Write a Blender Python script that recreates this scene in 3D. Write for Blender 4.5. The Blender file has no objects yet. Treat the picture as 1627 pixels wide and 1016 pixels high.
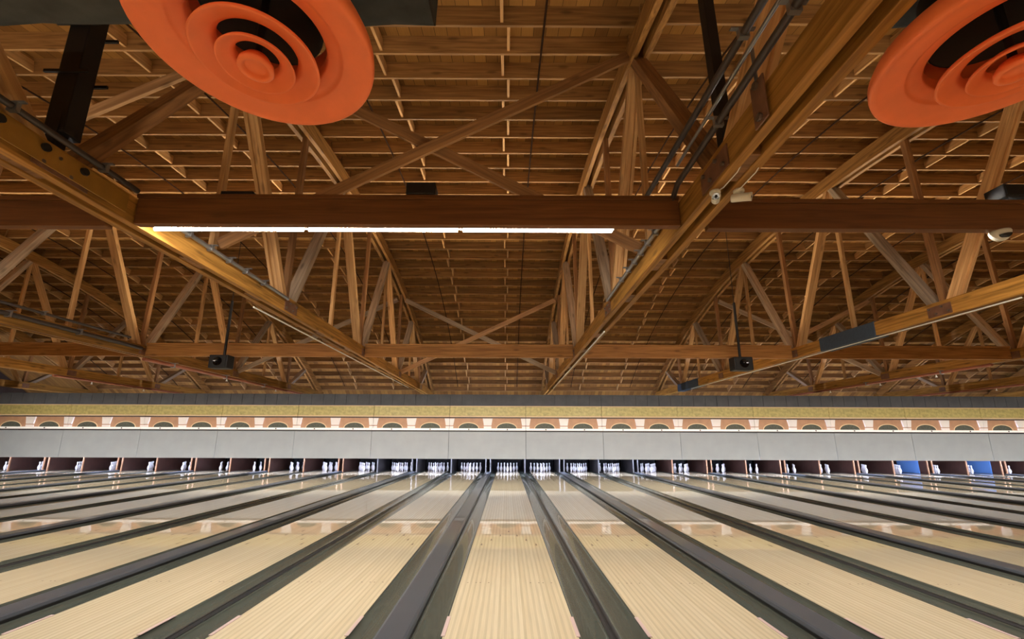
import bpy, math, random
from mathutils import Vector, Matrix
random.seed(7)
S = bpy.context.scene
C = S.collection
PI = math.pi

# ---------------------------------------------------------------- camera
F = 685.0
cd = bpy.data.cameras.new('camera')
cam = bpy.data.objects.new('camera', cd); C.objects.link(cam)
cd.sensor_fit = 'HORIZONTAL'; cd.sensor_width = 36.0
cd.lens = 36.0 * F / 1627.0
cd.shift_y = 42.0 / 1627.0; cd.shift_x = 7.5 / 1627.0
cd.clip_start = 0.05; cd.clip_end = 200
cam.matrix_world = (Matrix.Translation((0, 0, 1.49)) @ Matrix.Rotation(math.radians(90 + 12.27), 4, 'X') @ Matrix.Rotation(math.radians(.23), 4, 'Z'))
S.camera = cam

# ---------------------------------------------------------------- world, exposure
w = bpy.data.worlds.new('world'); S.world = w; w.use_nodes = True
w.node_tree.nodes['Background'].inputs[0].default_value = (1, .85, .7, 1)
w.node_tree.nodes['Background'].inputs[1].default_value = 0.15
S.view_settings.view_transform = 'Standard'
S.view_settings.look = 'None'
S.view_settings.exposure = 1.15
S.view_settings.gamma = 1.0
S.view_settings.use_curve_mapping = False
S.cycles.max_bounces = 8
S.cycles.diffuse_bounces = 5
S.cycles.sample_clamp_indirect = 8.0
S.cycles.use_denoising = True

# ---------------------------------------------------------------- light levels
E_STRIP = 46.0      # tubes behind the near beam
E_FAR = 8.0        # unseen fill tubes added behind the far beam
E_HALL = 45.0       # unseen fill tubes added behind the camera
E_PIN = 105        # pin deck lights
P_NEAR = 80.0      # downward fill added under the near tubes, watts
P_FAR = 98.0  # fill added behind the far beam for the masking units
P_HALL = 80.0  # fill added behind the camera
P_UP = 125.0         # upward fill added above each fixture to brighten the roof
E_RAIL = .08

# ---------------------------------------------------------------- materials
def s2l(c):
    return tuple(((v / 255) / 12.92 if v / 255 <= .04045 else ((v / 255 + .055) / 1.055) ** 2.4) for v in c) + (1,)
def mat(name, rgb, rough=.5, metal=0, emit=0, emit_rgb=None, noise=0, nscale=8, spec=.5, coat=0):
    m = bpy.data.materials.new(name); m.use_nodes = True
    nt = m.node_tree; b = nt.nodes['Principled BSDF']
    col = s2l(rgb)
    b.inputs['Base Color'].default_value = col
    b.inputs['Roughness'].default_value = rough
    b.inputs['Metallic'].default_value = metal
    b.inputs['Specular IOR Level'].default_value = spec
    b.inputs['Coat Weight'].default_value = coat
    if emit:
        b.inputs['Emission Color'].default_value = s2l(emit_rgb or rgb)
        b.inputs['Emission Strength'].default_value = emit
    if noise:
        tc = nt.nodes.new('ShaderNodeTexCoord'); n = nt.nodes.new('ShaderNodeTexNoise')
        n.inputs['Scale'].default_value = nscale; n.inputs['Detail'].default_value = 5
        nt.links.new(tc.outputs['Object'], n.inputs['Vector'])
        r = nt.nodes.new('ShaderNodeValToRGB')
        r.color_ramp.elements[0].position = .3; r.color_ramp.elements[1].position = .7
        r.color_ramp.elements[0].color = tuple(v * (1 - noise) for v in col[:3]) + (1,)
        r.color_ramp.elements[1].color = tuple(min(1, v * (1 + noise)) for v in col[:3]) + (1,)
        nt.links.new(n.outputs['Fac'], r.inputs[0]); nt.links.new(r.outputs[0], b.inputs['Base Color'])
    return m
def wood(name, dark, light, axis=0, rough=.6, vary=.25, fine=1.0, knot=.6):
    """grain runs along object axis 0/1/2; knots and a little variation from piece to piece"""
    m = bpy.data.materials.new(name); m.use_nodes = True
    nt = m.node_tree; N = nt.nodes; L = nt.links; b = N['Principled BSDF']
    tc = N.new('ShaderNodeTexCoord'); oi = N.new('ShaderNodeObjectInfo')
    add = N.new('ShaderNodeVectorMath'); add.operation = 'ADD'
    mul = N.new('ShaderNodeVectorMath'); mul.operation = 'SCALE'; mul.inputs[0].default_value = (37, 19, 53)
    L.new(oi.outputs['Random'], mul.inputs['Scale'])
    L.new(tc.outputs['Object'], add.inputs[0]); L.new(mul.outputs[0], add.inputs[1])
    mp = N.new('ShaderNodeMapping'); sc = [22 * fine] * 3; sc[axis] = 1.1
    mp.inputs['Scale'].default_value = sc
    L.new(add.outputs[0], mp.inputs['Vector'])
    n = N.new('ShaderNodeTexNoise'); n.inputs['Scale'].default_value = 1; n.inputs['Detail'].default_value = 6
    n.inputs['Distortion'].default_value = .6
    L.new(mp.outputs[0], n.inputs['Vector'])
    r = N.new('ShaderNodeValToRGB'); r.color_ramp.elements[0].position = .32; r.color_ramp.elements[1].position = .7
    r.color_ramp.elements[0].color = s2l(dark); r.color_ramp.elements[1].color = s2l(light)
    L.new(n.outputs['Fac'], r.inputs[0])
    # knots
    mp2 = N.new('ShaderNodeMapping'); s2 = [5.0] * 3; s2[axis] = 1.6
    mp2.inputs['Scale'].default_value = s2; L.new(add.outputs[0], mp2.inputs['Vector'])
    v = N.new('ShaderNodeTexVoronoi'); v.inputs['Scale'].default_value = 1
    L.new(mp2.outputs[0], v.inputs['Vector'])
    kr = N.new('ShaderNodeMapRange'); kr.inputs[1].default_value = .08; kr.inputs[2].default_value = .2
    kr.inputs[3].default_value = knot; kr.inputs[4].default_value = 1
    L.new(v.outputs['Distance'], kr.inputs[0])
    vr = N.new('ShaderNodeMapRange'); vr.inputs[3].default_value = 1 - vary; vr.inputs[4].default_value = 1 + vary
    L.new(oi.outputs['Random'], vr.inputs[0])
    mm = N.new('ShaderNodeMath'); mm.operation = 'MULTIPLY'
    L.new(kr.outputs[0], mm.inputs[0]); L.new(vr.outputs[0], mm.inputs[1])
    sc2 = N.new('ShaderNodeVectorMath'); sc2.operation = 'SCALE'
    L.new(r.outputs[0], sc2.inputs[0]); L.new(mm.outputs[0], sc2.inputs['Scale'])
    L.new(sc2.outputs[0], b.inputs['Base Color'])
    b.inputs['Roughness'].default_value = rough
    b.inputs['Specular IOR Level'].default_value = .3
    bp = N.new('ShaderNodeBump'); bp.inputs['Strength'].default_value = .15
    L.new(n.outputs['Fac'], bp.inputs['Height']); L.new(bp.outputs[0], b.inputs['Normal'])
    return m
def boards(name, width, cols, axis=0, rough=.5, seam=.06, grain=True, coat=0, seam_dark=.35, length=0, spec=.5):
    """parallel boards, each its own shade, across object axis `axis`, running along Y"""
    m = bpy.data.materials.new(name); m.use_nodes = True
    nt = m.node_tree; N = nt.nodes; L = nt.links; b = N['Principled BSDF']
    tc = N.new('ShaderNodeTexCoord'); sp = N.new('ShaderNodeSeparateXYZ'); L.new(tc.outputs['Object'], sp.inputs[0])
    d = N.new('ShaderNodeMath'); d.operation = 'DIVIDE'; L.new(sp.outputs[axis], d.inputs[0]); d.inputs[1].default_value = width
    fl = N.new('ShaderNodeMath'); fl.operation = 'FLOOR'; L.new(d.outputs[0], fl.inputs[0])
    fr = N.new('ShaderNodeMath'); fr.operation = 'FRACT'; L.new(d.outputs[0], fr.inputs[0])
    wn = N.new('ShaderNodeTexWhiteNoise'); wn.noise_dimensions = '2D'
    cb = N.new('ShaderNodeCombineXYZ'); L.new(fl.outputs[0], cb.inputs[0])
    if length:
        # staggered butt joints
        o = N.new('ShaderNodeMath'); o.operation = 'MULTIPLY'; L.new(fl.outputs[0], o.inputs[0]); o.inputs[1].default_value = .37 * length
        a = N.new('ShaderNodeMath'); a.operation = 'ADD'; L.new(sp.outputs[1], a.inputs[0]); L.new(o.outputs[0], a.inputs[1])
        q = N.new('ShaderNodeMath'); q.operation = 'DIVIDE'; L.new(a.outputs[0], q.inputs[0]); q.inputs[1].default_value = length
        q2 = N.new('ShaderNodeMath'); q2.operation = 'FLOOR'; L.new(q.outputs[0], q2.inputs[0]); L.new(q2.outputs[0], cb.inputs[1])
    L.new(cb.outputs[0], wn.inputs['Vector'])
    r = N.new('ShaderNodeValToRGB'); r.color_ramp.elements[0].color = s2l(cols[0]); r.color_ramp.elements[1].color = s2l(cols[1])
    L.new(wn.outputs['Value'], r.inputs[0])
    gt = N.new('ShaderNodeMath'); gt.operation = 'GREATER_THAN'; L.new(fr.outputs[0], gt.inputs[0]); gt.inputs[1].default_value = seam
    mr = N.new('ShaderNodeMapRange'); mr.inputs[3].default_value = seam_dark; mr.inputs[4].default_value = 1
    L.new(gt.outputs[0], mr.inputs[0])
    mp = N.new('ShaderNodeMapping'); s_ = [60, 2, 20]; mp.inputs['Scale'].default_value = s_
    L.new(tc.outputs['Object'], mp.inputs['Vector'])
    n = N.new('ShaderNodeTexNoise'); n.inputs['Scale'].default_value = 1; n.inputs['Detail'].default_value = 4
    L.new(mp.outputs[0], n.inputs['Vector'])
    gr = N.new('ShaderNodeMapRange'); gr.inputs[3].default_value = .82 if grain else 1; gr.inputs[4].default_value = 1.15 if grain else 1
    L.new(n.outputs['Fac'], gr.inputs[0])
    mm = N.new('ShaderNodeMath'); mm.operation = 'MULTIPLY'; L.new(mr.outputs[0], mm.inputs[0]); L.new(gr.outputs[0], mm.inputs[1])
    sc = N.new('ShaderNodeVectorMath'); sc.operation = 'SCALE'; L.new(r.outputs[0], sc.inputs[0]); L.new(mm.outputs[0], sc.inputs['Scale'])
    L.new(sc.outputs[0], b.inputs['Base Color'])
    b.inputs['Roughness'].default_value = rough; b.inputs['Coat Weight'].default_value = coat
    b.inputs['Specular IOR Level'].default_value = spec
    b.inputs['Coat Roughness'].default_value = .03
    return m

M = {}
M['chord'] = wood('chord_wood', (122, 84, 30), (186, 134, 62), 1)
M['top_chord'] = wood('top_chord_wood', (112, 76, 34), (172, 124, 66), 1)
M['web'] = wood('web_wood', (164, 120, 74), (212, 168, 112), 0)
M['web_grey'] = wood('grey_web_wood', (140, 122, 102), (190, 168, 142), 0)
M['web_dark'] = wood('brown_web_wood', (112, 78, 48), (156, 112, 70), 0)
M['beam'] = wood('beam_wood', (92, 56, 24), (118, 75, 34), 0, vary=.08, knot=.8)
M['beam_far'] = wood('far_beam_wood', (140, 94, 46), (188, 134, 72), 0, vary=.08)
M['joist'] = wood('joist_wood', (122, 88, 52), (168, 126, 76), 0, vary=.22)
M['block'] = wood('block_wood', (164, 122, 74), (206, 160, 104), 1)
M['brace'] = wood('brace_wood', (146, 110, 76), (190, 150, 108), 0)
M['deck'] = boards('deck_boards', .2, ((118, 80, 38), (162, 116, 58)), 0, rough=.7, seam=.05, spec=.2)
M['lane'] = boards('lane_boards', .0528, ((206, 192, 160), (214, 202, 172)), 0, rough=.5, seam=.42, seam_dark=.84, coat=1.0)
M['pin_deck'] = boards('pin_deck_boards', .0264, ((128, 110, 86), (142, 122, 96)), 0, rough=.4, seam=.1, seam_dark=.9, coat=1.0)
M['approach'] = boards('approach_boards', .06, ((186, 150, 100), (214, 180, 128)), 0, rough=.25, seam=.04, length=1.2)
M['gutter'] = mat('gutter_plastic', (74, 80, 74), .22, spec=.5, noise=.06, nscale=3)
M['cap'] = mat('capping_plastic', (70, 75, 82), .33, noise=.05, nscale=4)
M['rubber'] = mat('black_rubber', (22, 22, 22), .45)
M['arrow'] = mat('arrow_wood', (90, 60, 34), .3, coat=1)
M['sticker'] = mat('sticker', (190, 168, 164), .4)
M['pin'] = mat('pin_coating', (240, 240, 244), .25, coat=.3)
M['black'] = mat('black', (14, 14, 15), .6)
M['dark'] = mat('dark_brown_paint', (34, 28, 24), .7)
M['curtain'] = mat('pit_curtain', (16, 16, 22), .9)
M['kick'] = mat('kickback_paint', (44, 42, 44), .5, noise=.2, nscale=5)
M['kick_brown'] = mat('kickback_brown', (60, 36, 28), .5, noise=.2, nscale=5)
M['kick_edge'] = mat('kickback_edge', (96, 96, 98), .4)
M['kick_edge_tan'] = mat('kickback_edge_tan', (150, 108, 76), .5)
M['blue'] = mat('blue_panel', (92, 140, 208), .5)
M['mask'] = mat('mask_grey', (160, 165, 168), .22, spec=.5, noise=.04, nscale=2)
M['gold'] = mat('gold_band', (186, 172, 106), .45, noise=.22, nscale=9)
M['cornice'] = mat('cornice_cream', (214, 186, 140), .5)
M['terra'] = mat('terracotta', (182, 138, 104), .55, noise=.08, nscale=5)
M['arch_line'] = mat('arch_cream', (232, 204, 160), .5)
M['arch_in'] = mat('arch_green', (74, 76, 62), .6, noise=.35, nscale=14)
M['column'] = mat('column_white', (240, 232, 226), .5)
M['rail'] = mat('rail_lens', (250, 246, 240), .4, emit=E_RAIL)
M['tube_rail'] = mat('mural_tube', (255, 244, 225), .4, emit=.5)
M['divider'] = mat('divider_plastic', (46, 48, 50), .35)
M['seam'] = mat('seam_dark', (52, 44, 44), .6)
M['soffit'] = mat('soffit_blocks', (84, 86, 90), .8, noise=.12, nscale=3)
M['steel'] = mat('conduit_steel', (150, 150, 150), .35, metal=.8)
M['pipe'] = mat('pipe_dark', (70, 62, 58), .45, metal=.3)
M['copper'] = mat('copper_pipe', (150, 88, 62), .4, metal=.35)
M['plate'] = mat('steel_plate', (128, 92, 70), .55, metal=.4, noise=.2)
M['bolt'] = mat('bolt_steel', (120, 108, 98), .4, metal=.7)
M['bluegrey'] = mat('bluegrey_sleeve', (58, 72, 88), .75, noise=.12, nscale=20)
M['rod'] = mat('rod_dark', (48, 30, 18), .9, spec=.1)
M['brace_backlit'] = wood('backlit_brace_wood', (100, 68, 38), (138, 98, 58), 0)  # backlit shade of the near braces put into a darker brown
M['orange'] = mat('orange_paint', (244, 126, 70), .55, noise=.05, nscale=7)
M['duct'] = mat('duct_wrap', (62, 66, 66), .95, noise=.3, nscale=6)
M['white'] = mat('white_enamel', (230, 228, 220), .4)
M['cam_white'] = mat('camera_shell', (216, 212, 196), .4)
M['glass_dark'] = mat('lens_dark', (10, 10, 12), .1)
M['tube'] = mat('tube_light', (255, 248, 238), .4, emit=E_STRIP)
M['fill_tube_far'] = mat('fill_light_far', (255, 240, 222), .4, emit=E_FAR)
M['fill_tube_hall'] = mat('fill_light_hall', (255, 236, 208), .4, emit=E_HALL)
M['tube_pin'] = mat('pin_light', (214, 222, 255), .4, emit=E_PIN)
M['wall'] = mat('wall_paint', (70, 54, 44), .85, noise=.1)
M['wall_back'] = mat('wall_back_gloom', (20, 17, 15), .9)  # lack of light behind the masks is put into this near black
M['led'] = mat('led_strip', (226, 222, 210), .4)
M['slab'] = mat('slab', (60, 58, 56), .8)
for k in ('gutter', 'cap'):
    M[k].node_tree.nodes['Principled BSDF'].inputs['Coat Weight'].default_value = .3

# ---------------------------------------------------------------- mesh helpers
class MB:
    def __init__(s): s.v = []; s.f = []; s.sm = []; s.mi = []; s.cur = 0
    def add(s, vs, fs, smooth=False):
        n = len(s.v); s.v += [tuple(v) for v in vs]
        for f in fs: s.f.append(tuple(i + n for i in f)); s.sm.append(smooth); s.mi.append(s.cur)
        return s
    def box(s, c, d, R=None):
        hx, hy, hz = d[0] / 2, d[1] / 2, d[2] / 2
        vs = [Vector((x * hx, y * hy, z * hz)) for z in (-1, 1) for y in (-1, 1) for x in (-1, 1)]
        if R: vs = [R @ v for v in vs]
        c = Vector(c); vs = [v + c for v in vs]
        return s.add(vs, [(0, 2, 3, 1), (4, 5, 7, 6), (0, 1, 5, 4), (2, 6, 7, 3), (0, 4, 6, 2), (1, 3, 7, 5)])
    def span(s, x0, x1, y0, y1, z0, z1):
        return s.box(((x0 + x1) / 2, (y0 + y1) / 2, (z0 + z1) / 2), (abs(x1 - x0), abs(y1 - y0), abs(z1 - z0)))
    def tube(s, pts, r, n=10, cap=True):
        pts = [Vector(p) for p in pts]; rs = r if isinstance(r, (list, tuple)) else [r] * len(pts)
        vs = []; fs = []
        for i, p in enumerate(pts):
            t = (pts[min(i + 1, len(pts) - 1)] - pts[max(i - 1, 0)]).normalized()
            a = t.cross(Vector((0, 0, 1)));
            if a.length < .05: a = t.cross(Vector((1, 0, 0)))
            a.normalize(); b = t.cross(a)
            for k in range(n):
                q = 2 * PI * k / n; vs.append(p + (a * math.cos(q) + b * math.sin(q)) * rs[i])
        for i in range(len(pts) - 1):
            for k in range(n):
                k2 = (k + 1) % n; fs.append((i * n + k, i * n + k2, (i + 1) * n + k2, (i + 1) * n + k))
        s.add(vs, fs, True)
        if cap:
            m = len(pts) - 1
            s.add([vs[k] for k in range(n)], [tuple(range(n))]); s.add([vs[m * n + k] for k in range(n)], [tuple(reversed(range(n)))])
        return s
    def lathe(s, prof, c=(0, 0, 0), n=24, R=None):
        c = Vector(c); vs = []; fs = []
        for (r, z) in prof:
            for k in range(n):
                q = 2 * PI * k / n; v = Vector((r * math.cos(q), r * math.sin(q), z))
                if R: v = R @ v
                vs.append(v + c)
        for i in range(len(prof) - 1):
            for k in range(n):
                k2 = (k + 1) % n; fs.append((i * n + k, i * n + k2, (i + 1) * n + k2, (i + 1) * n + k))
        return s.add(vs, fs, True)
    def extrude(s, prof, y0, y1, smooth=False, closed=True):
        """profile in XZ, pulled along Y"""
        n = len(prof); vs = [(x, y0, z) for x, z in prof] + [(x, y1, z) for x, z in prof]
        fs = [(i, (i + 1) % n, n + (i + 1) % n, n + i) for i in range(n if closed else n - 1)]
        s.add(vs, fs, smooth)
        if closed:
            s.add([(x, y0, z) for x, z in prof], [tuple(reversed(range(n)))]); s.add([(x, y1, z) for x, z in prof], [tuple(range(n))])
        return s
    def mesh(s, name, ms):
        me = bpy.data.meshes.new(name); me.from_pydata(s.v, [], s.f)
        for m in (ms if isinstance(ms, (list, tuple)) else [ms]): me.materials.append(M[m] if isinstance(m, str) else m)
        me.polygons.foreach_set('use_smooth', s.sm); me.polygons.foreach_set('material_index', s.mi)
        me.update(); return me
    def build(s, name, ms, parent=None, loc=(0, 0, 0), bevel=0):
        o = bpy.data.objects.new(name, s.mesh(name, ms)); C.objects.link(o)
        o.location = loc
        if parent: o.parent = parent
        if bevel:
            b = o.modifiers.new('bevel', 'BEVEL'); b.width = bevel; b.segments = 2; b.limit_method = 'ANGLE'
        return o
def tag(o, label, cat, group=None):
    o['label'] = label; o['category'] = cat
    if group: o['group'] = group
    return o
def struct(o): o['kind'] = 'structure'; return o
def empty(name, loc, label, cat, group=None):
    o = bpy.data.objects.new(name, None); C.objects.link(o); o.location = loc; o.empty_display_size = .1
    return tag(o, label, cat, group)
def copy_tree(o, parent=None):
    c = o.copy(); C.objects.link(c)
    if parent: c.parent = parent
    for ch in list(o.children): copy_tree(ch, c)
    return c
def plank(name, p0, p1, wx, d, m, parent=None, base=(0, 0, 0), side=Vector((1, 0, 0)), shape=None, bevel=.004):
    """a member from p0 to p1: wx thick along `side`, d deep; grain along its own X axis"""
    p0 = Vector(p0); p1 = Vector(p1); x = (p1 - p0); ln = x.length; x.normalize()
    y = (side - x * side.dot(x)).normalized(); z = x.cross(y)
    mb = MB()
    if shape == 'H':      # two outer planks with a recessed one between
        t = wx * .24
        mb.box((0, -wx / 2 + t / 2, 0), (ln, t, d)); mb.box((0, wx / 2 - t / 2, 0), (ln, t, d)); mb.box((0, 0, 0), (ln, wx - 2 * t - .002, d * .3))
    elif shape == '2':
        t = wx * .36
        mb.box((0, -wx / 2 + t / 2, 0), (ln, t, d)); mb.box((0, wx / 2 - t / 2, 0), (ln, t, d))
    else: mb.box((0, 0, 0), (ln, wx, d))
    o = mb.build(name, m, None, bevel=bevel)
    R = Matrix((x, y, z)).transposed().to_4x4()
    o.matrix_world = Matrix.Translation((p0 + p1) / 2 - Vector(base)) @ R
    if parent: o.parent = parent
    return o

# ---------------------------------------------------------------- dimensions
TX = [-4.2 + 6.22 * k for k in (-3, -2, -1, 0, 1, 2, 3, 4, 5)]      # roof trusses
CB, CT = 3.76, 4.06                                                # bottom chord
AY, AZ, AR = 10.5, 7.9, 24.8                                        # arc of the top chord centre line
def arc(y, off=0):
    R = AR + off
    return AZ - AR + math.sqrt(R * R - (y - AY) ** 2)
def arc_at(phi, off=0):
    return AY + (AR + off) * math.sin(phi), AZ - AR + (AR + off) * math.cos(phi)
PHI0, PHI1 = -.585, .575
MY = 19.4            # front face of the masking units
HP = 21.2            # head pin
ROOM_X0, ROOM_X1 = -27.5, 30.5

# ---------------------------------------------------------------- shell
struct(MB().span(ROOM_X0, ROOM_X1, -9, 2.9, -.3, 0).build('floor', 'approach'))
struct(MB().span(ROOM_X0, ROOM_X1, 2.9, 25.0, -.5, -.3).build('floor_lane_bed', 'slab'))
struct(MB().span(ROOM_X0, ROOM_X1, 24.8, 25.0, -.3, 4.6).build('wall_back', 'wall_back'))
struct(MB().span(ROOM_X0, ROOM_X1, -9.2, -9, 0, 4.1).build('wall_front', 'wall'))
struct(MB().span(ROOM_X0, ROOM_X1, -9.2, -3.8, 4.02, 4.1).build('ceiling_flat', mat('ceiling_paint', (120, 96, 74), .8)))
struct(MB().span(ROOM_X0 - .2, ROOM_X0, -9.2, 25.2, -.3, 9).build('wall_left', 'wall'))
struct(MB().span(ROOM_X1, ROOM_X1 + .2, -9.2, 25.2, -.3, 9).build('wall_right', 'wall'))
mb = MB(); n = 60; JO = .2 + .29 + .002
for off in (JO, JO + .06):
    vs = []
    for i in range(n + 1):
        y, z = arc_at(-.602 + 1.204 * i / n, off); vs += [(ROOM_X0, y, z), (ROOM_X1, y, z)]
    mb.add(vs, [(2 * i, 2 * i + 1, 2 * i + 3, 2 * i + 2) for i in range(n)])
struct(mb.build('ceiling', 'deck'))

# soffit of grey blocks above the masking units
mb = MB(); x = ROOM_X0
k = 0
while x < ROOM_X1:
    x1 = min(x + .52, ROOM_X1)
    mb.span(x + .008, x1 - .008, MY + .05, MY + .45, 2.98, 3.47); x += .52
mb.span(ROOM_X0, ROOM_X1, MY + .08, MY + .44, 2.97, 3.44)
struct(mb.build('trim_1', 'soffit'))

# ---------------------------------------------------------------- roof joists, bridging, rods
bays = [((TX[i] + TX[i + 1]) / 2, i) for i in range(len(TX) - 1)]
bay_words = {0: 'the far left bay', 1: 'second bay left of centre', 2: 'first bay left of centre', 3: 'the centre bay', 4: 'first bay right of centre', 5: 'second bay right of centre', 6: 'third bay right of centre', 7: 'the far right bay'}
dphi = .61 / (AR + .2)
phis = []
p = -.235
while p < .592: phis.append(p); p += dphi
jm = MB().box((0, 0, .145), (6.36, .045, .29)).mesh('roof_joist', 'joist')
jobs = []
def joist_seen(xc, y, z):
    d = max(.1, y * .977 + (z - 1.49) * .2125)
    lim = 813.5 / F * d + 3.4
    return abs(xc) < lim and y > 3.6
for xc, b in bays:
    for j, ph in enumerate(phis):
        y, z = arc_at(ph + (.5 if b % 2 else -.5) * .055 / AR, .2)
        if not joist_seen(xc, y, z): continue
        o = bpy.data.objects.new('roof_joist', jm); C.objects.link(o)
        o.location = (xc, y, z); o.rotation_euler = (-ph, 0, 0)
        tag(o, 'long brown roof joist under the deck boards, %s' % bay_words[b], 'joist', 'roof joists of %s' % bay_words[b])
bm_ = MB().box((0, 0, .135), (.045, .61 - .05, .2)).mesh('bridging_block', 'block')
cand = []
for xc, b in bays:
    for j in range(len(phis) - 1):
        ph = (phis[j] + phis[j + 1]) / 2 + (.5 if b % 2 else -.5) * .055 / AR
        y, z = arc_at(ph, .2)
        for s in (-1, 1):
            x = xc + s * 1.04 + (.05 if j % 2 else -.05)
            if joist_seen(x, y, z) and abs(x) < 813.5 / F * (y * .977 + (z - 1.49) * .2125) + .3: cand.append((x * x + y * y + z * z, x, y, z, ph, b))
cand.sort()
for c in cand[:300]:
    o = bpy.data.objects.new('bridging_block', bm_); C.objects.link(o)
    o.location = c[1:4]; o.rotation_euler = (-c[4], 0, 0)
    tag(o, 'short wooden bridging block wedged between joists, %s' % bay_words[c[5]], 'block', 'bridging blocks of %s' % bay_words[c[5]])
if len(cand) > 300:
    mb = MB()
    for c in cand[300:]:
        R = Matrix.Rotation(-c[4], 3, 'X'); mb.box(Vector(c[1:4]) + R @ Vector((0, 0, .135)), (.045, .56, .24), R)
    o = mb.build('distant_bridging_blocks', 'block'); tag(o, 'small distant bridging blocks between the far roof joists', 'blocks'); o['kind'] = 'stuff'
for xc, b in bays:
    for s in (-1, 1):
        pts = []
        for i in range(41):
            ph = -.3 + (PHI1 - .02 + .3) * i / 40; y, z = arc_at(ph, .175); pts.append((xc + s * 1.62, y, z))
        if abs(xc) > 24: continue
        o = MB().tube(pts, .017, 6).build('roof_rod', 'rod')
        tag(o, 'thin dark rod under the joists, %s half of %s' % ('left' if s < 0 else 'right', bay_words[b]), 'rod')

# ---------------------------------------------------------------- roof trusses
BJ = [-.75, 3.5, 7.75, 12.0, 16.2, 20.3]
TJ = [-2.8, 1.4, 5.7, 9.9, 14.1, 18.3, 22.0]
def chord_arc(x0, x1, h):
    mb = MB(); n = 44; vs = []
    for i in range(n + 1):
        ph = PHI0 + .02 + (PHI1 - .005 - PHI0 - .02) * i / n
        for off in (-h / 2, h / 2):
            y, z = arc_at(ph, off)
            for x in (x0, x1): vs.append((x, y, z))
    fs = []
    for i in range(n):
        a = i * 4; b = a + 4
        fs += [(a, b, b + 1, a + 1), (a + 2, a + 3, b + 3, b + 2), (a, a + 2, b + 2, b), (a + 1, b + 1, b + 3, a + 3)]
    fs += [(0, 1, 3, 2), (n * 4, n * 4 + 2, n * 4 + 3, n * 4 + 1)]
    return mb.add(vs, fs)
def make_truss(X, label, bolts=True, dark_post=True):
    base = Vector((X, 10.0, CB)); off = -base
    t = empty('roof_truss', base, label, 'truss')
    X0 = X
    for s in (-1, 1):
        chord_arc(X0 + s * .05, X0 + s * .14, .34).build('top_chord', 'top_chord', t, off)
        mb = MB(); mb.span(X0 + s * .045, X0 + s * .135, -3.1, 24.2, CB, CT)
        mb.build('bottom_chord', 'chord', t, off, bevel=.006)
    for i, b in enumerate(BJ):
        # main webs to the top joints on either side
        for tj, m, shp, w in ((TJ[i], 'web', 'H', .25), (TJ[i + 1], 'web_grey' if i > 0 else 'web', '', .085 if i > 3 else .17)):
            sgn = 1 if tj > b else -1
            if tj < -1: continue
            z1 = arc(tj) - .12
            p0 = (X0, b + sgn * .12, CT - .12); p1 = (X0, tj - sgn * .05, z1)
            if m == 'web' and i in (2, 3, 4, 5) and sgn < 0:
                plank('web_post', p0, p1, .25 - .015 * i, .11, 'web', t, base, shape='H' if i == 2 else None)
            else:
                plank('web_diagonal', p0, p1, .2 if sgn > 0 else .24, .13, m if i > 1 else ('web_dark' if sgn > 0 else 'web'), t, base, shape=None if sgn > 0 else 'H')
        if i > 0:
            q = arc(b) - .14
            m = 'web_dark'
            plank('web_upright', (X0, b, CT - .1), (X0, b + .1, q), .1, .11, 'black' if (i == 1 and dark_post) else m, t, base)
    for i in range(len(TJ)):
        if i and i + 1 < len(TJ) and i > 1:
            y = TJ[i]
            plank('web_upright', (X0, y, CT - .1), (X0, y, arc(y) - .14), .075, .09, 'web', t, base)
    if True:
        for i, b in enumerate(BJ[1:], 1):
            for s in (-1, 1):
                mb = MB(); mb.box((X0 + s * .142, b, CB + .13), (.012, .55 - .05 * i, .2))
                g = mb.build('gusset_plate', 'plate', t, off)
                for q in range(4 if bolts and i < 4 else 0):
                    z = (.08, .19)[q % 2]
                    MB().tube([(X0 + s * .146, b - .18 + q * .12, CB + z), (X0 + s * .172, b - .18 + q * .12, CB + z)], .019, 8).build('bolt', 'bolt', g)
    # splice blocks between the two planks of the chord
    for y in (1.2, 3.1, 5.2, 6.6, 9.2, 10.9, 13.6, 15, 18, 22.4):
        MB().span(X0 - .044, X0 + .044, y, y + .38, CB + .015, CT - .03).build('spacer_block', 'web_dark', t, off)
    return t
truss_words = ['distant timber bowstring truss at the far left end of the hall',
               'brown timber bowstring truss, third to the left of the middle lane',
               'timber bowstring truss on the left with a copper pipe under its bottom chord',
               'near timber bowstring truss left of the middle lane, with bolted steel plates and grey conduit',
               'near timber bowstring truss right of the middle lane, carrying two white security cameras',
               'timber bowstring truss at right with a blue-grey sleeve around its bottom chord',
               'second timber bowstring truss from the right, beyond the sleeved one',
               'low looking timber bowstring truss at the far right of the hall',
               'outermost timber bowstring truss beside the right wall']
for i, X in enumerate(TX):
    if abs(X) > 30: continue
    make_truss(X, truss_words[i], bolts=i in (2, 3, 4, 5))

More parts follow.
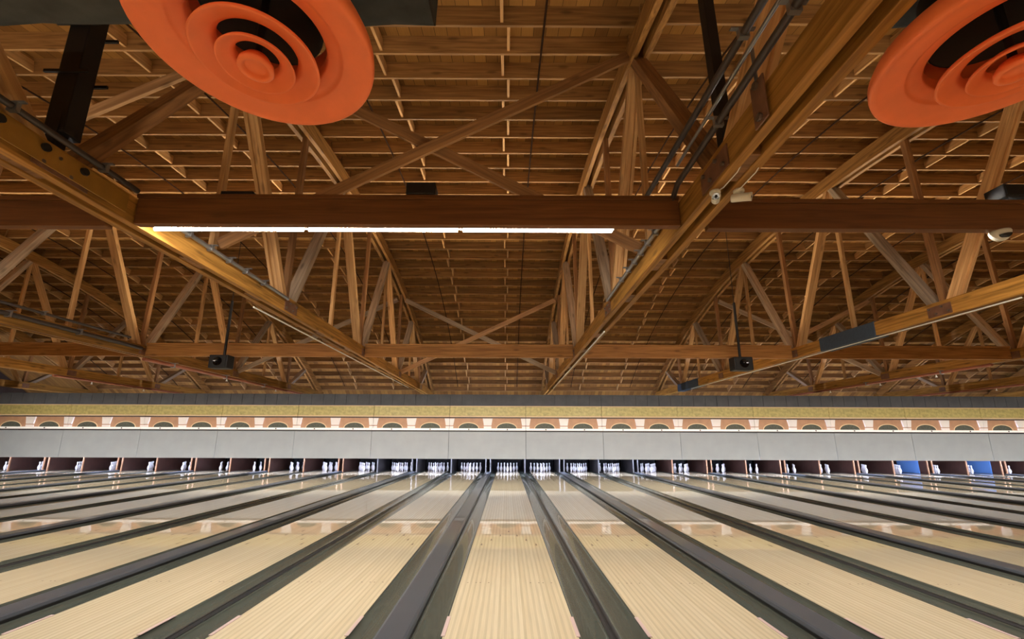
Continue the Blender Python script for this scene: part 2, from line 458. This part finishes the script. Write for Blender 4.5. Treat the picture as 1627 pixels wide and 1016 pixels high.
# ---------------------------------------------------------------- cross beams between trusses
def cross_beam(x0, x1, yf, zb, h, m, label, group=None):
    t = empty('cross_beam', ((x0 + x1) / 2, yf + .05, zb), label, 'beam', group)
    L_ = x1 - x0
    mb = MB(); mb.box((0, 0, h / 2), (L_, .09, h)); mb.build('beam_plank', m, t, bevel=.005)
    mb = MB(); mb.box((0, .01, h + .0225), (L_, .15, .045)); mb.build('top_plate', m, t, bevel=.004)
    return t
side_words = {1: 'in the second bay left of the centre', 2: 'in the first bay left of the centre', 3: 'across the centre bay',
              4: 'in the first bay right of the centre', 5: 'in the second bay right of the centre', 0: 'in the far left bay', 6: 'in the third bay right of the centre', 7: 'in the far right bay'}
for xc, b in bays:
    x0, x1 = TX[b] + .15, TX[b + 1] - .15
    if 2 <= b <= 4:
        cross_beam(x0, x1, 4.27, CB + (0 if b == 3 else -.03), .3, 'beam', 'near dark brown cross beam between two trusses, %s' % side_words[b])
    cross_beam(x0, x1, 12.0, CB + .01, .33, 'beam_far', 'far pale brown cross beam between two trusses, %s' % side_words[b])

# ---------------------------------------------------------------- X braces
def brace(p0, p1, label, m='brace', d=.17):
    o = plank('cross_brace', p0, p1, .05, d, m, side=Vector((0, 1, 0)), bevel=.004)
    return tag(o, label, 'brace')
XL, XR = TX[3] + .15, TX[4] - .15
brace((XL, 5.62, 4.16), (XR, 5.62, 7.35), 'long brown brace rising to the right above the near beam, nearer arm of the X', 'brace_backlit')
brace((XR, 5.7, 4.16), (XL, 5.7, 7.35), 'long brown brace rising left behind the orange diffuser, arm of the near X', 'brace_backlit')
brace((XL, 16.3, 4.0), (XR, 16.3, 6.9), 'pale brace rising to the right beyond the far beam, arm of the distant X', 'brace')
brace((XR, 16.38, 4.0), (XL, 16.38, 6.9), 'greyish brace rising to the left beyond the far beam, arm of the distant X', 'web_grey')
XL2, XR2 = TX[2] + .15, TX[3] - .15
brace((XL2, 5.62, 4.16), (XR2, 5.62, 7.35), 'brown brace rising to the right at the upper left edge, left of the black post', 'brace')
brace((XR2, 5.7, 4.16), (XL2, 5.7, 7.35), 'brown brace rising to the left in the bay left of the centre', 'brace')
brace((XL2, 16.3, 4.0), (XR2, 16.3, 6.9), 'thin distant brace rising to the right in the bay left of the centre', 'web_grey')
brace((XR2, 16.38, 4.0), (XL2, 16.38, 6.9), 'thin distant brace rising to the left in the bay left of the centre', 'brace')
XL3, XR3 = TX[5] + .15, TX[6] - .15
brace((XL3, 16.3, 4.0), (XR3, 16.3, 6.9), 'distant brace rising to the right in the second bay right of centre', 'brace')
brace((XR3, 16.38, 4.0), (XL3, 16.38, 6.9), 'distant grey brace rising to the left in the second bay right of centre', 'web_grey')

# ---------------------------------------------------------------- lanes
lane_x = []
for k in range(-8, 9):
    for s in (0, 1):
        x = .035 + 3.4 * k + 1.605 * s
        if -26.2 < x < 26.5: lane_x.append(x)
lane_x.sort()
ic = min(range(len(lane_x)), key=lambda i: abs(lane_x[i]))
ORD = ['', 'first', 'second', 'third', 'fourth', 'fifth', 'sixth', 'seventh', 'eighth', 'ninth', 'tenth', 'eleventh', 'twelfth',
       'thirteenth', 'fourteenth', 'fifteenth', 'sixteenth', 'seventeenth']
def lane_word(i):
    d = i - ic
    if d == 0: return 'the middle lane'
    return 'the %s lane %s of the middle' % (ORD[abs(d)], 'left' if d < 0 else 'right')
LW = .527; FOUL = 2.9; PDE = HP + .87
def make_lane():
    t = empty('bowling_lane', (0, FOUL, 0), '', 'bowling lane')
    MB().span(-LW, LW, 0, HP - .15 - FOUL, -.06, 0).build('lane_surface', 'lane', t)
    MB().span(-LW, LW, HP - .148 - FOUL, PDE - FOUL, -.06, 0).build('pin_deck', 'pin_deck', t)
    prof = []
    n = 14
    for i in range(n + 1):
        q = PI * i / n; prof.append((-.1175 * math.cos(q), -.004 - .05 * math.sin(q) ** .7))
    ring = [(x, z) for x, z in prof] + [(x, z - .012) for x, z in reversed(prof)]
    gm = None
    for s in (-1, 1):
        mb = MB(); mb.extrude([(x, z) for x, z in ring], 0, PDE + .4 - FOUL, smooth=True)
        mb.build('gutter', 'gutter', t, (s * (LW + .1175 + .001), 0, 0))
        mb = MB(); mb.box((0, 0, 0), (.03, .38, .004)); mb.build('edge_sticker', 'sticker', t, (s * (LW - .002), 1.02, .0035))
    # aiming arrows and dots
    for i in range(-3, 4):
        y = 4.75 - abs(i) * .3; x = i * .132
        mb = MB(); mb.add([(x - .016, y - .07, .0012), (x + .016, y - .07, .0012), (x, y + .07, .0012)], [(0, 1, 2)]); mb.build('aiming_arrow', 'arrow', t)
    for i in (-10, -8, -7, -5, 5, 7, 8, 10):
        x = i * .0445
        mb = MB(); mb.lathe([(.0, .0012), (.009, .0012)], (x, 2.12, 0), 10); mb.build('aiming_dot', 'arrow', t)
    return t
proto_lane = make_lane()
for i, x in enumerate(lane_x):
    o = proto_lane if i == 0 else copy_tree(proto_lane)
    o.location = (x, FOUL, 0)
    o['label'] = 'glossy pale bowling lane, %s' % lane_word(i).replace('the ', '', 1) if i != ic else 'glossy pale wood bowling lane in the middle, running straight away'
# pins
pin_prof = [(0, 0), (.026, 0), (.029, .004), (.036, .02), (.046, .048), (.056, .082), (.0605, .115), (.058, .148), (.049, .184), (.036, .216),
            (.0262, .242), (.0233, .26), (.0245, .288), (.029, .316), (.0322, .343), (.031, .36), (.025, .373), (.012, .38), (0, .381)]
pinm = MB().lathe(pin_prof, (0, 0, 0), 16).mesh('bowling_pin', 'pin')
for i, x in enumerate(lane_x):
    word = lane_word(i)
    for r in range(4):
        for c in range(r + 1):
            o = bpy.data.objects.new('bowling_pin', pinm); C.objects.link(o)
            o.location = (x + (c - r / 2) * .3048, HP + r * .264, .001)
            tag(o, 'white bowling pin standing on %s' % word, 'bowling pin', 'pins at the end of %s' % word)
# cappings and dividers between the lanes
gap_words = []
for i in range(len(lane_x) - 1):
    a, b = lane_x[i] + LW + .236, lane_x[i + 1] - LW - .236
    xc = (a + b) / 2; wd = b - a
    d = i - ic
    between = 'between %s and %s' % (lane_word(i), lane_word(i + 1))
    if d == -1: between = 'just left of the middle lane'
    elif d == 0: between = 'just right of the middle lane'
    else: between = 'between %s lanes %s of middle' % ('%s and %s' % (ORD[min(abs(d), abs(d + 1))], ORD[max(abs(d), abs(d + 1))]), 'left' if d < 0 else 'right')
    gap_words.append(between)
    y1 = PDE - FOUL - .9
    if wd > .15:
        t = empty('ball_return_capping', (xc, FOUL, 0), 'wide flat dark grey capping strip %s' % between, 'capping')
        h = wd / 2 - .004; z = .058
        prof = [(-h, -.05), (h, -.05), (h, z - .03), (h - .01, z - .008), (h - .03, z), (-h + .03, z), (-h + .01, z - .008), (-h, z - .03)]
        MB().extrude(prof, 0, HP - .67 - FOUL).build('capping_top', 'cap', t)
        for s in (-1, 1):
            prof = [(s * (h + .0005), -.03), (s * (h + .004), -.03), (s * (h + .004), z - .036), (s * (h + .0005), z - .036)]
            MB().extrude(prof, 0, HP - .67 - FOUL).build('side_seal', 'rubber', t)
    else:
        t = empty('lane_divider', (xc, FOUL, 0), 'narrow dark grey ridge divider %s' % between, 'divider')
        h = wd / 2 - .002; z = .012
        prof = [(-h, -.05), (h, -.05), (h, z - .012), (h * .5, z), (-h * .5, z), (-h, z - .012)]
        MB().extrude(prof, 0, HP - .9 - FOUL, smooth=False).build('divider_strip', 'divider', t)
        MB().extrude([(-.006, z - .001), (.006, z - .001), (.006, z + .003), (-.006, z + .003)], 0, HP - .67 - FOUL).build('rubber_bead', 'rubber', t)
    # kickback boards between pits
    far = abs(xc) > 7
    for s in ((-1, 1) if wd > .15 else (0,)):
        xx = xc + s * (wd / 2 - .03)
        KY = 20.6
        t = empty('kickback_board', (xx, KY, 0), 'upright %s kickback board, %s%s' % (
            'brown' if far else 'dark grey', {-1: 'left one ', 1: 'right one ', 0: ''}[s], between), 'board')
        MB().box((0, 1.09, .52), (.045, 2.1, 1.2)).build('side_panel', 'kick_brown' if far else 'kick', t)
        MB().box((0, .02, .52), (.055, .05, 1.2)).build('front_edge', 'kick_edge_tan' if far else 'kick_edge', t, bevel=.01)
# pit curtains
for i, x in enumerate(lane_x):
    m = 'curtain'
    mb = MB(); n = 16; vs = []
    for k in range(n + 1):
        xx = -.74 + 1.48 * k / n; vs += [(xx, .03 * math.sin(k * 1.7), 0), (xx, .03 * math.sin(k * 1.7), 1.3)]
    mb.add(vs, [(2 * k, 2 * k + 2, 2 * k + 3, 2 * k + 1) for k in range(n)], True)
    o = mb.build('pit_curtain', m, None, (x, PDE + .75, -.2)); so = o.modifiers.new('s', 'SOLIDIFY'); so.thickness = .015
    tag(o, 'dark cloth pit curtain hanging behind the pins of %s' % lane_word(i), 'curtain')
for i in (len(lane_x) - 1, ):
    pass
for d in (11, 13):
    j = ic + d
    if j < len(lane_x):
        o = MB().box((0, 0, 0), (.02, 1.15, .8), ).build('blue_board', 'blue', None, (lane_x[j] + .755, 21.6, .41), bevel=.004)
        tag(o, 'bright blue board on the pit side of %s' % lane_word(j), 'board')

# ---------------------------------------------------------------- masking units
def make_mask():
    W = 3.4; t = empty('masking_unit', (0, MY, .66), '', 'masking unit'); hw = W / 2 - .008
    z = lambda v: v - .66
    MB().span(-hw, hw, 0, .03, z(.66), z(1.83)).build('lower_panel', 'mask', t)
    MB().span(-hw, hw, -.05, .0, z(1.88), z(1.97)).build('light_rail', 'rail', t, bevel=.006)
    MB().span(-hw, hw, -.055, .03, z(1.835), z(1.878)).build('rail_shelf', 'seam', t)
    for s in (-1, 1):
        MB().box((s * .85 + .03, -.056, z(1.925)), (.05, .008, .05)).build('lane_plate', 'seam', t)
    MB().span(-hw, hw, .16, .19, z(1.9), z(2.43)).build('mural_panel', 'terra', t)
    MB().tube([(-hw + .05, .03, z(1.915)), (hw - .05, .03, z(1.915))], .016, 8).build('mural_light', 'tube_rail', t)
    MB().span(-hw, hw, .12, .19, z(2.425), z(2.47)).build('cornice', 'seam', t)
    MB().span(-hw, hw, .10, .19, z(2.47), z(2.53)).build('cornice', 'cornice', t, bevel=.008)
    MB().span(-hw, hw, .13, .19, z(2.53), z(2.93)).build('gold_band', 'gold', t)
    MB().span(-hw, hw, .10, .19, z(2.93), z(2.97)).build('cornice', 'cornice', t, bevel=.006)
    for s in (-1, 1):
        # pointed round arch top over each painted opening
        xc = s * .85; vo = []; vi = []; n = 16; z0 = z(1.97)
        for k in range(n + 1):
            q = PI * k / n; vo.append((xc + .47 * math.cos(q), z0 + .27 * math.sin(q))); vi.append((xc + .44 * math.cos(q), z0 + .235 * math.sin(q)))
        mb = MB(); vs = [(x, .145, zz) for x, zz in vo] + [(x, .145, zz) for x, zz in vi] + [(x, .162, zz) for x, zz in vo]
        fs = [(k, k + 1, n + 2 + k, n + 1 + k) for k in range(n)] + [(k, 2 * n + 2 + k, 2 * n + 3 + k, k + 1) for k in range(n)]
        mb.add(vs, fs); mb.build('arch_trim', 'arch_line', t)
        mb = MB(); mb.add([(x, .152, zz) for x, zz in vi], [tuple(range(n + 1))])
        mb.build('arch_opening', 'arch_in', t)
    for xc, half in ((0, 0), (-W / 2, 1), (W / 2, -1)):
        mb = MB()
        def trap(b0, b1, z0, z1, y):
            l0, r0, l1, r1 = -b0, b0, -b1, b1
            if half == 1: l0 = l1 = .008
            if half == -1: r0 = r1 = -.008
            vs = [(xc + l0, y, z0), (xc + r0, y, z0), (xc + r1, y, z1), (xc + l1, y, z1)]
            vs += [(x, .165, zz) for x, _, zz in vs]
            mb.add(vs, [(0, 1, 2, 3), (4, 7, 6, 5), (0, 4, 5, 1), (3, 2, 6, 7), (0, 3, 7, 4), (1, 5, 6, 2)])
        trap(.165, .22, z(2.1), z(2.41), .11); trap(.17, .17, z(1.98), z(2.065), .12)
        mb.build('column', 'column', t)
    MB().tube([(-hw + .1, .12, z(.79)), (hw - .1, .12, z(.79))], .018, 8).build('pin_light', 'tube_pin', t)
    return t
unit_c = .035 + .8025 - 1.7
units = [unit_c + 3.4 * k for k in range(-7, 9)]
pm = make_mask()
uc = min(range(len(units)), key=lambda i: abs(units[i]))
for i, x in enumerate(units):
    o = pm if i == 0 else copy_tree(pm)
    o.location = (x, MY, .66); d = i - uc
    o['label'] = ('grey masking unit with painted arches above the middle lane' if d == 0 else
                  'grey masking unit with painted arches, %s to the %s of the middle one' % (ORD[abs(d)], 'left' if d < 0 else 'right'))

# ---------------------------------------------------------------- strip lights
def lamp(x, y, z, sx, sy, power, rx, parent, rgb=(1, .93, .84), spread=PI):  # area fill added to a fixture for its light alone
    ld = bpy.data.lights.new('fill_lamp', 'AREA'); ld.shape = 'RECTANGLE'; ld.size = sx; ld.size_y = sy; ld.energy = power; ld.color = rgb; ld.spread = spread
    o = bpy.data.objects.new('fill_lamp', ld); C.objects.link(o); o.location = (x, y, z); o.rotation_euler = (rx, 0, 0); o.parent = parent
    return o
def strip(x0, x1, y, z, m, label, n=3, group=None, tilt=0, power=0, rx=0, up=0, rgb=(1, .93, .84)):
    t = empty('strip_light', ((x0 + x1) / 2, y, z), label, 'strip light', group)
    L_ = (x1 - x0) / n
    MB().box((0, 0, .05), (x1 - x0, .1, .05)).build('housing', 'white', t)
    for k in range(n):
        a = -(x1 - x0) / 2 + k * L_ + .03
        MB().tube([(a, 0, 0), (a + L_ - .06, 0, 0)], .019, 10).build('light_tube', m, t)
    if power: lamp(0, .03, -.025, x1 - x0 - .1, .09, power, rx, t, rgb, spread=1.75 if y > 8 else PI)
    if power: lamp(0, 0, .08, x1 - x0 - .1, .09, P_UP * (.12 if y < 8 else .9), PI + up, t, (1, .86, .66), spread=2.0)  # added upward fill, warms and brightens the roof
    return t
strip(-4.0, 1.2, 4.46, 3.79, 'tube', 'glowing white tube light along the back of the near cross beam', power=P_NEAR, rx=.35)
strip(3.0, 7.4, 4.5, 4.06, 'tube', 'tube light hidden behind the near beam right of the centre bay', power=P_NEAR, rx=.35)
strip(-9.5, -5.2, 4.5, 4.06, 'tube', 'tube light hidden behind the near beam left of the centre bay', power=P_NEAR, rx=.35)
for xc, b in bays:
    strip(xc - 2.4, xc + 2.4, 12.25, 3.98, 'fill_tube_far', 'added fill tube light behind the far beam %s' % side_words[b], power=P_FAR, rx=.75, up=.5, rgb=(1, .96, .92))  # unseen fixtures put in to light the masking units
for k, x in enumerate((-15, -9, -3, 3, 9, 15)):
    strip(x - 2.2, x + 2.2, -5.0, 3.5, 'fill_tube_hall', 'added fill tube light behind the camera', group='added fill tube lights behind the camera', power=P_HALL)  # unseen fixtures put in to light the near roof and diffusers

# ---------------------------------------------------------------- round diffusers and ducts
def diffuser(x, y, z, label):
    t = empty('round_diffuser', (x, y, z), label, 'air diffuser')
    def cone(prof, n=64): return MB().lathe(prof, (0, 0, 0), n).build('cone_ring', 'orange', t)
    cone([(.335, .13), (.34, .07), (.35, .06), (.40, .052), (.418, .046), (.424, .04), (.435, .034), (.50, .03), (.56, .012), (.588, 0), (.6, .006), (.604, .03),
          (.60, .07), (.57, .13), (.48, .18), (.38, .24), (.345, .26)])
    cone([(.195, -.01), (.205, -.04), (.225, -.05), (.27, -.062), (.30, -.085), (.31, -.09), (.315, -.084), (.306, -.06), (.27, -.035), (.22, -.02), (.195, .0)])
    cone([(.105, -.05), (.112, -.075), (.13, -.085), (.16, -.1), (.182, -.118), (.19, -.122), (.193, -.115), (.182, -.095), (.14, -.07), (.11, -.05), (.105, -.04)], 48)
    cone([(0, -.122), (.052, -.122), (.055, -.126), (.062, -.14), (.07, -.146), (.085, -.145), (.09, -.135), (.086, -.11), (.06, -.07), (.0, -.06)], 48)
    MB().lathe([(.02, -.07), (.02, .5)], (0, 0, 0), 10).build('hanger_rod', 'black', t)
    MB().lathe([(.31, .5), (.31, .2), (.30, .2), (.30, .5), (0, .5)], (0, 0, 0), 40).build('throat', 'black', t)
    return t
diffuser(-1.365, 1.96, 3.58, 'large orange round air diffuser with nested rings, left one')
diffuser(2.75, 1.96, 3.58, 'large orange round air diffuser with nested rings, cut by the right picture edge')
def duct(x0, x1, label, y0=1.5, y1=2.45):
    mb = MB(); nx = 30; prof = []
    z0, z1 = 4.17, 4.8
    n = 28
    for k in range(n):
        q = 2 * PI * k / n
        cx = (abs(math.cos(q)) ** .5) * (1 if math.cos(q) > 0 else -1); cz = (abs(math.sin(q)) ** .5) * (1 if math.sin(q) > 0 else -1)
        prof.append(((y0 + y1) / 2 + cx * (y1 - y0) / 2, (z0 + z1) / 2 + cz * (z1 - z0) / 2))
    vs = []
    for i in range(nx + 1):
        x = x0 + (x1 - x0) * i / nx
        for (y, z) in prof: vs.append((x, y + random.uniform(-.012, .012), z + random.uniform(-.012, .012)))
    fs = [(i * n + k, i * n + (k + 1) % n, (i + 1) * n + (k + 1) % n, (i + 1) * n + k) for i in range(nx) for k in range(n)]
    fs += [tuple(range(n)), tuple(nx * n + k for k in reversed(range(n)))]
    mb.add(vs, fs, True)
    return tag(mb.build('air_duct', 'duct'), label, 'air duct')
duct(-8.5, -.5, 'dark grey wrapped air duct above the left orange diffuser')
duct(2.3, 7.0, 'dark wrapped air duct above the right orange diffuser')

# ---------------------------------------------------------------- conduits and pipes on the trusses
def pipe(pts, r, m, label, clamps=(), n=10, drops=()):
    base = Vector(pts[0]); t = empty('conduit_pipe', base, label, 'pipe')
    MB().tube([Vector(p) - base for p in pts], r, n).build('pipe_run', m, t)
    for y in clamps:
        # find x, z by interpolation on y
        for a, b in zip(pts[:-1], pts[1:]):
            if a[1] <= y <= b[1]:
                f = (y - a[1]) / (b[1] - a[1]); c = Vector(a).lerp(Vector(b), f) - base
                MB().box(c, (r * 2.6, .035, r * 2.6)).box(c + Vector((0, 0, r * 1.5)), (r * 6, .03, .012)).build('clamp', 'steel', t); break
    for y in drops:
        for a, b in zip(pts[:-1], pts[1:]):
            if a[1] <= y <= b[1]:
                f = (y - a[1]) / (b[1] - a[1]); c = Vector(a).lerp(Vector(b), f) - base
                MB().tube([c, c - Vector((0, 0, .1))], .014, 8).lathe([(.0, 0), (.035, 0), (.03, .02), (.012, .03)], c - Vector((0, 0, .13)), 12).build('sprinkler_head', 'white', t); break
    return t
a = TX[4] - .2
cl = [4.6, 4.9, 5.2, 5.5, 5.8, 6.1, 6.5]
pipe([(a, 4.56, 4.0), (a, 7.5, 3.98)], .028, 'steel', 'shiny grey conduit clamped to the right near truss, beyond the near beam', cl)
pipe([(a - .02, -2.9, 4.18), (a - .02, 4.1, 4.15), (a, 4.5, 4.0)], .03, 'pipe', 'dark grey conduit along the right near truss, in front of the near beam', [-1, 1, 2.2, 3.2])
pipe([(a - .1, -2.9, 4.3), (a - .1, 5.0, 4.45)], .03, 'pipe', 'upper dark brown pipe along the right near truss', [1, 2.6])
pipe([(a - .05, -2.9, 4.32), (a - .05, 4.0, 4.3)], .016, 'steel', 'thin cable conduit between the two dark pipes of the right near truss')
a = TX[3] + .2
pipe([(a, 4.3, 4.0), (a, 7.5, 3.98)], .03, 'steel', 'grey conduit clamped to the left near truss, beyond the near beam', [4.6, 5, 5.4, 5.8, 6.2, 6.7])
pipe([(a, -2.9, 4.12), (a, 4.2, 4.1)], .03, 'pipe', 'dark conduit along the left near truss, in front of the near beam', [1, 2, 3, 3.8])
a = TX[3] + .04
pipe([(a - .2, 7.1, 3.7), (a - .2, 19, 3.72)], .014, 'led', 'thin pale cable line under the left near truss')
a = TX[4] + .2
pipe([(a, 7.1, 3.95), (a, 8.6, 3.95)], .022, 'white', 'short white tube fixed to the side of the right near truss')
pipe([(TX[4] + .02, 8.8, 3.72), (TX[4] + .02, 19, 3.72)], .016, 'led', 'thin pale cable line under the right near truss')
pipe([(TX[2] + .22, 11.9, 3.66), (TX[2] + .22, 22, 3.66)], .05, 'copper', 'long copper-coloured sprinkler pipe under the left truss chord', [13, 15.5, 18], drops=[15.6, 19])
pipe([(TX[2] + .2, 6.2, 3.98), (TX[2] + .2, 11.8, 3.95)], .05, 'pipe', 'dark pipe fixed along the near half of the left truss', [7, 8.5, 10])
pipe([(TX[2] + .36, 6.2, 4.14), (TX[2] + .36, 11.2, 4.12)], .03, 'pipe', 'slim upper pipe above the larger dark pipe of the left truss', [7, 9])
pipe([(TX[5] - .1, 6.5, 3.722), (TX[5] - .1, 19, 3.722)], .012, 'led', 'thin pale cable line under the sleeved right truss', drops=())
pipe([(TX[6] - .2, 12.5, 3.7), (TX[6] - .2, 22, 3.7)], .045, 'copper', 'brown sprinkler pipe with white heads under the second right truss', [14, 17], drops=[14.2, 16.4, 19])
pipe([(TX[7] - .2, 13.5, 3.7), (TX[7] - .2, 22, 3.7)], .045, 'copper', 'brown sprinkler pipe with white heads at the far right', [], drops=[15, 18])
pipe([(TX[1] + .2, 15.5, 3.7), (TX[1] + .2, 22, 3.7)], .045, 'copper', 'brown sprinkler pipe at the far left', [], drops=[17, 19.5])

# sleeve, hanging plate, bolted splice plates
o = MB().span(TX[5] - .155, TX[5] + .155, 9.2, 10.9, CB - .02, CT + .02).build('chord_sleeve', 'bluegrey', bevel=.015)
tag(o, 'blue-grey sleeve wrapped around the bottom chord of the right truss', 'sleeve')
o = MB().span(TX[5] - .155, TX[5] + .155, 18.2, 20.4, CB - .02, CT + .02).build('chord_sleeve', 'bluegrey', bevel=.015)
tag(o, 'dark blue sleeve near the distant end of the right truss', 'sleeve')
t = empty('hanger_plate', (TX[4] - .17, 2.6, 4.1), 'reddish steel hanger plate with a threaded rod on the right near truss', 'bracket')
MB().box((0, .12, -.17), (.014, .16, .36)).build('plate', 'plate', t, bevel=.004)
MB().tube([(0, .12, 0), (0, .12, .3)], .014, 10).build('threaded_rod', 'steel', t)
for z in (-.03, -.3): MB().tube([(-.03, .12, z), (.0, .12, z)], .03, 6).build('nut', 'bolt', t)
t = empty('splice_plate', (TX[3] + .165, 3.2, CB + .04), 'long steel splice plate with big bolts on the left near truss', 'bracket')
MB().box((.0, .0, .12), (.012, 1.9, .2)).build('plate', mat('splice_yellow', (150, 108, 40), .5, noise=.1), t, bevel=.003)
for y in (-.6, -.25, .1, .45): MB().tube([(.007, y, .16), (.035, y, .16)], .035, 12).build('bolt', 'black', t)
# black bracket pairs on the black post
t = empty('post_bracket', (TX[3], 3.55, 4.9), 'black clamp bracket pair around the black post at upper left', 'bracket')
for dz in (0, .55):
    for s in (-1, 1): MB().box((0, s * .1, dz), (.42, .02, .03)).build('clamp_bar', 'black', t)
MB().box((0, 0, .3), (.2, .17, 1.9)).build('post_sleeve', 'black', t, bevel=.01)

# ---------------------------------------------------------------- cameras, speakers, boxes
def bullet(x, y, z, yaw, pitch, label):
    t = empty('security_camera', (x, y, z), label, 'security camera')
    MB().lathe([(.0, 0), (.048, 0), (.048, -.02), (.03, -.028), (0, -.028)], (0, 0, 0), 20).build('mount', 'cam_white', t)
    MB().tube([(0, 0, -.02), (0, 0, -.055)], .014, 10).build('joint', 'cam_white', t)
    R = Matrix.Rotation(yaw, 3, 'Z') @ Matrix.Rotation(pitch, 3, 'X') @ Matrix.Rotation(PI / 2, 3, 'X')
    c = Vector((0, 0, -.075))
    MB().lathe([(0, -.07), (.03, -.07), (.037, -.06), (.038, .07), (.04, .1), (.036, .1), (.034, .085), (0, .085)], c, 24, R).build('body', 'cam_white', t)
    MB().lathe([(0, .088), (.031, .088)], c, 24, R).lathe([(0, .089), (.012, .1), (.0, .103)], c, 16, R).build('lens', 'glass_dark', t)
    return t
bullet(TX[4] - .09, 3.62, CB, math.radians(-25), math.radians(15), 'white bullet camera facing the viewer under the right near truss')
bullet(TX[4] + .12, 3.6, CB, math.radians(55), math.radians(12), 'white bullet camera pointing right under the right near truss')
for s, x in ((-1, TX[4] - .06), (1, TX[4] + .1)):
    o = MB().tube([(x, 3.6, CB + .0), (x - .0, 3.52, CB - .02), (x + .01, 3.3, CB - .015), (x + .02, 3.15, CB + .05)], .005, 6).build('camera_cable', 'white')
    tag(o, 'thin white cable leading to the %s bullet camera' % ('left' if s < 0 else 'right'), 'cable')
t = empty('dome_camera', (5.36, 4.32, CB - .03), 'white dome camera under the near cross beam at the right edge', 'security camera')
MB().lathe([(0, 0), (.085, 0), (.09, -.015), (.085, -.045), (.07, -.075), (.045, -.1), (0, -.11)], (0, 0, 0), 28).build('shell', 'cam_white', t)
MB().lathe([(0, -.035), (.03, -.032), (.05, -.018), (.058, 0)], (0, 0, 0), 24, None).build('lens', 'glass_dark', t, (-.01, -.045, -.06))
def speaker_box(x, y, z, w_, label, h=.15):
    t = empty('loudspeaker', (x, y, z), label, 'loudspeaker')
    MB().box((0, 0, h / 2), (w_, .2, h)).build('cabinet', 'black', t, bevel=.01)
    MB().box((0, -.102, h / 2), (w_ - .03, .008, h - .03)).build('grille', 'rubber', t, bevel=.003)
    for s in (-1, 1): MB().box((s * w_ * .4, 0, -.0), (.03, .15, .012)).build('foot', 'rubber', t)
    return t
top = CB + .3 + .045 + .008
speaker_box(-.96, 4.36, top, .32, 'black box loudspeaker on top of the near beam, centre bay')
speaker_box(-3.0, 4.40, top, .36, 'flat dark box on the near beam just left of the centre bay post', h=.06)
speaker_box(5.55, 4.3, top - .03, .34, 'black box loudspeaker on top of the near beam at right')
speaker_box(-11.6, 12.05, CB + .01 + .33 + .05, .7, 'dark box on the far beam at the left edge')
def hung_speaker(x, y, label):
    t = empty('hanging_speaker', (x, y, 3.3), label, 'loudspeaker')
    MB().box((0, 0, .2), (.5, .3, .36)).build('cabinet', 'black', t, bevel=.02)
    MB().box((0, -.155, .2), (.42, .012, .28)).build('grille', 'rubber', t)
    MB().lathe([(0, 0), (.1, 0), (.12, .012)], (0, -.165, .2), 24, Matrix.Rotation(PI / 2, 3, 'X')).build('driver', 'glass_dark', t)
    MB().tube([(.02, .05, .38), (.02, .05, 1.95)], .035, 8).build('hanging_pole', 'black', t)
    MB().tube([(.02, .05, 1.95), (.02, .05, arc(y + .05, .2) + .27 - 3.3)], .008, 6).build('hanging_rod', 'black', t)
    return t
hung_speaker(-7.7, 11.45, 'black loudspeaker hanging on a pole from the roof at left')
hung_speaker(6.3, 11.45, 'black loudspeaker hanging on a pole from the roof at right')
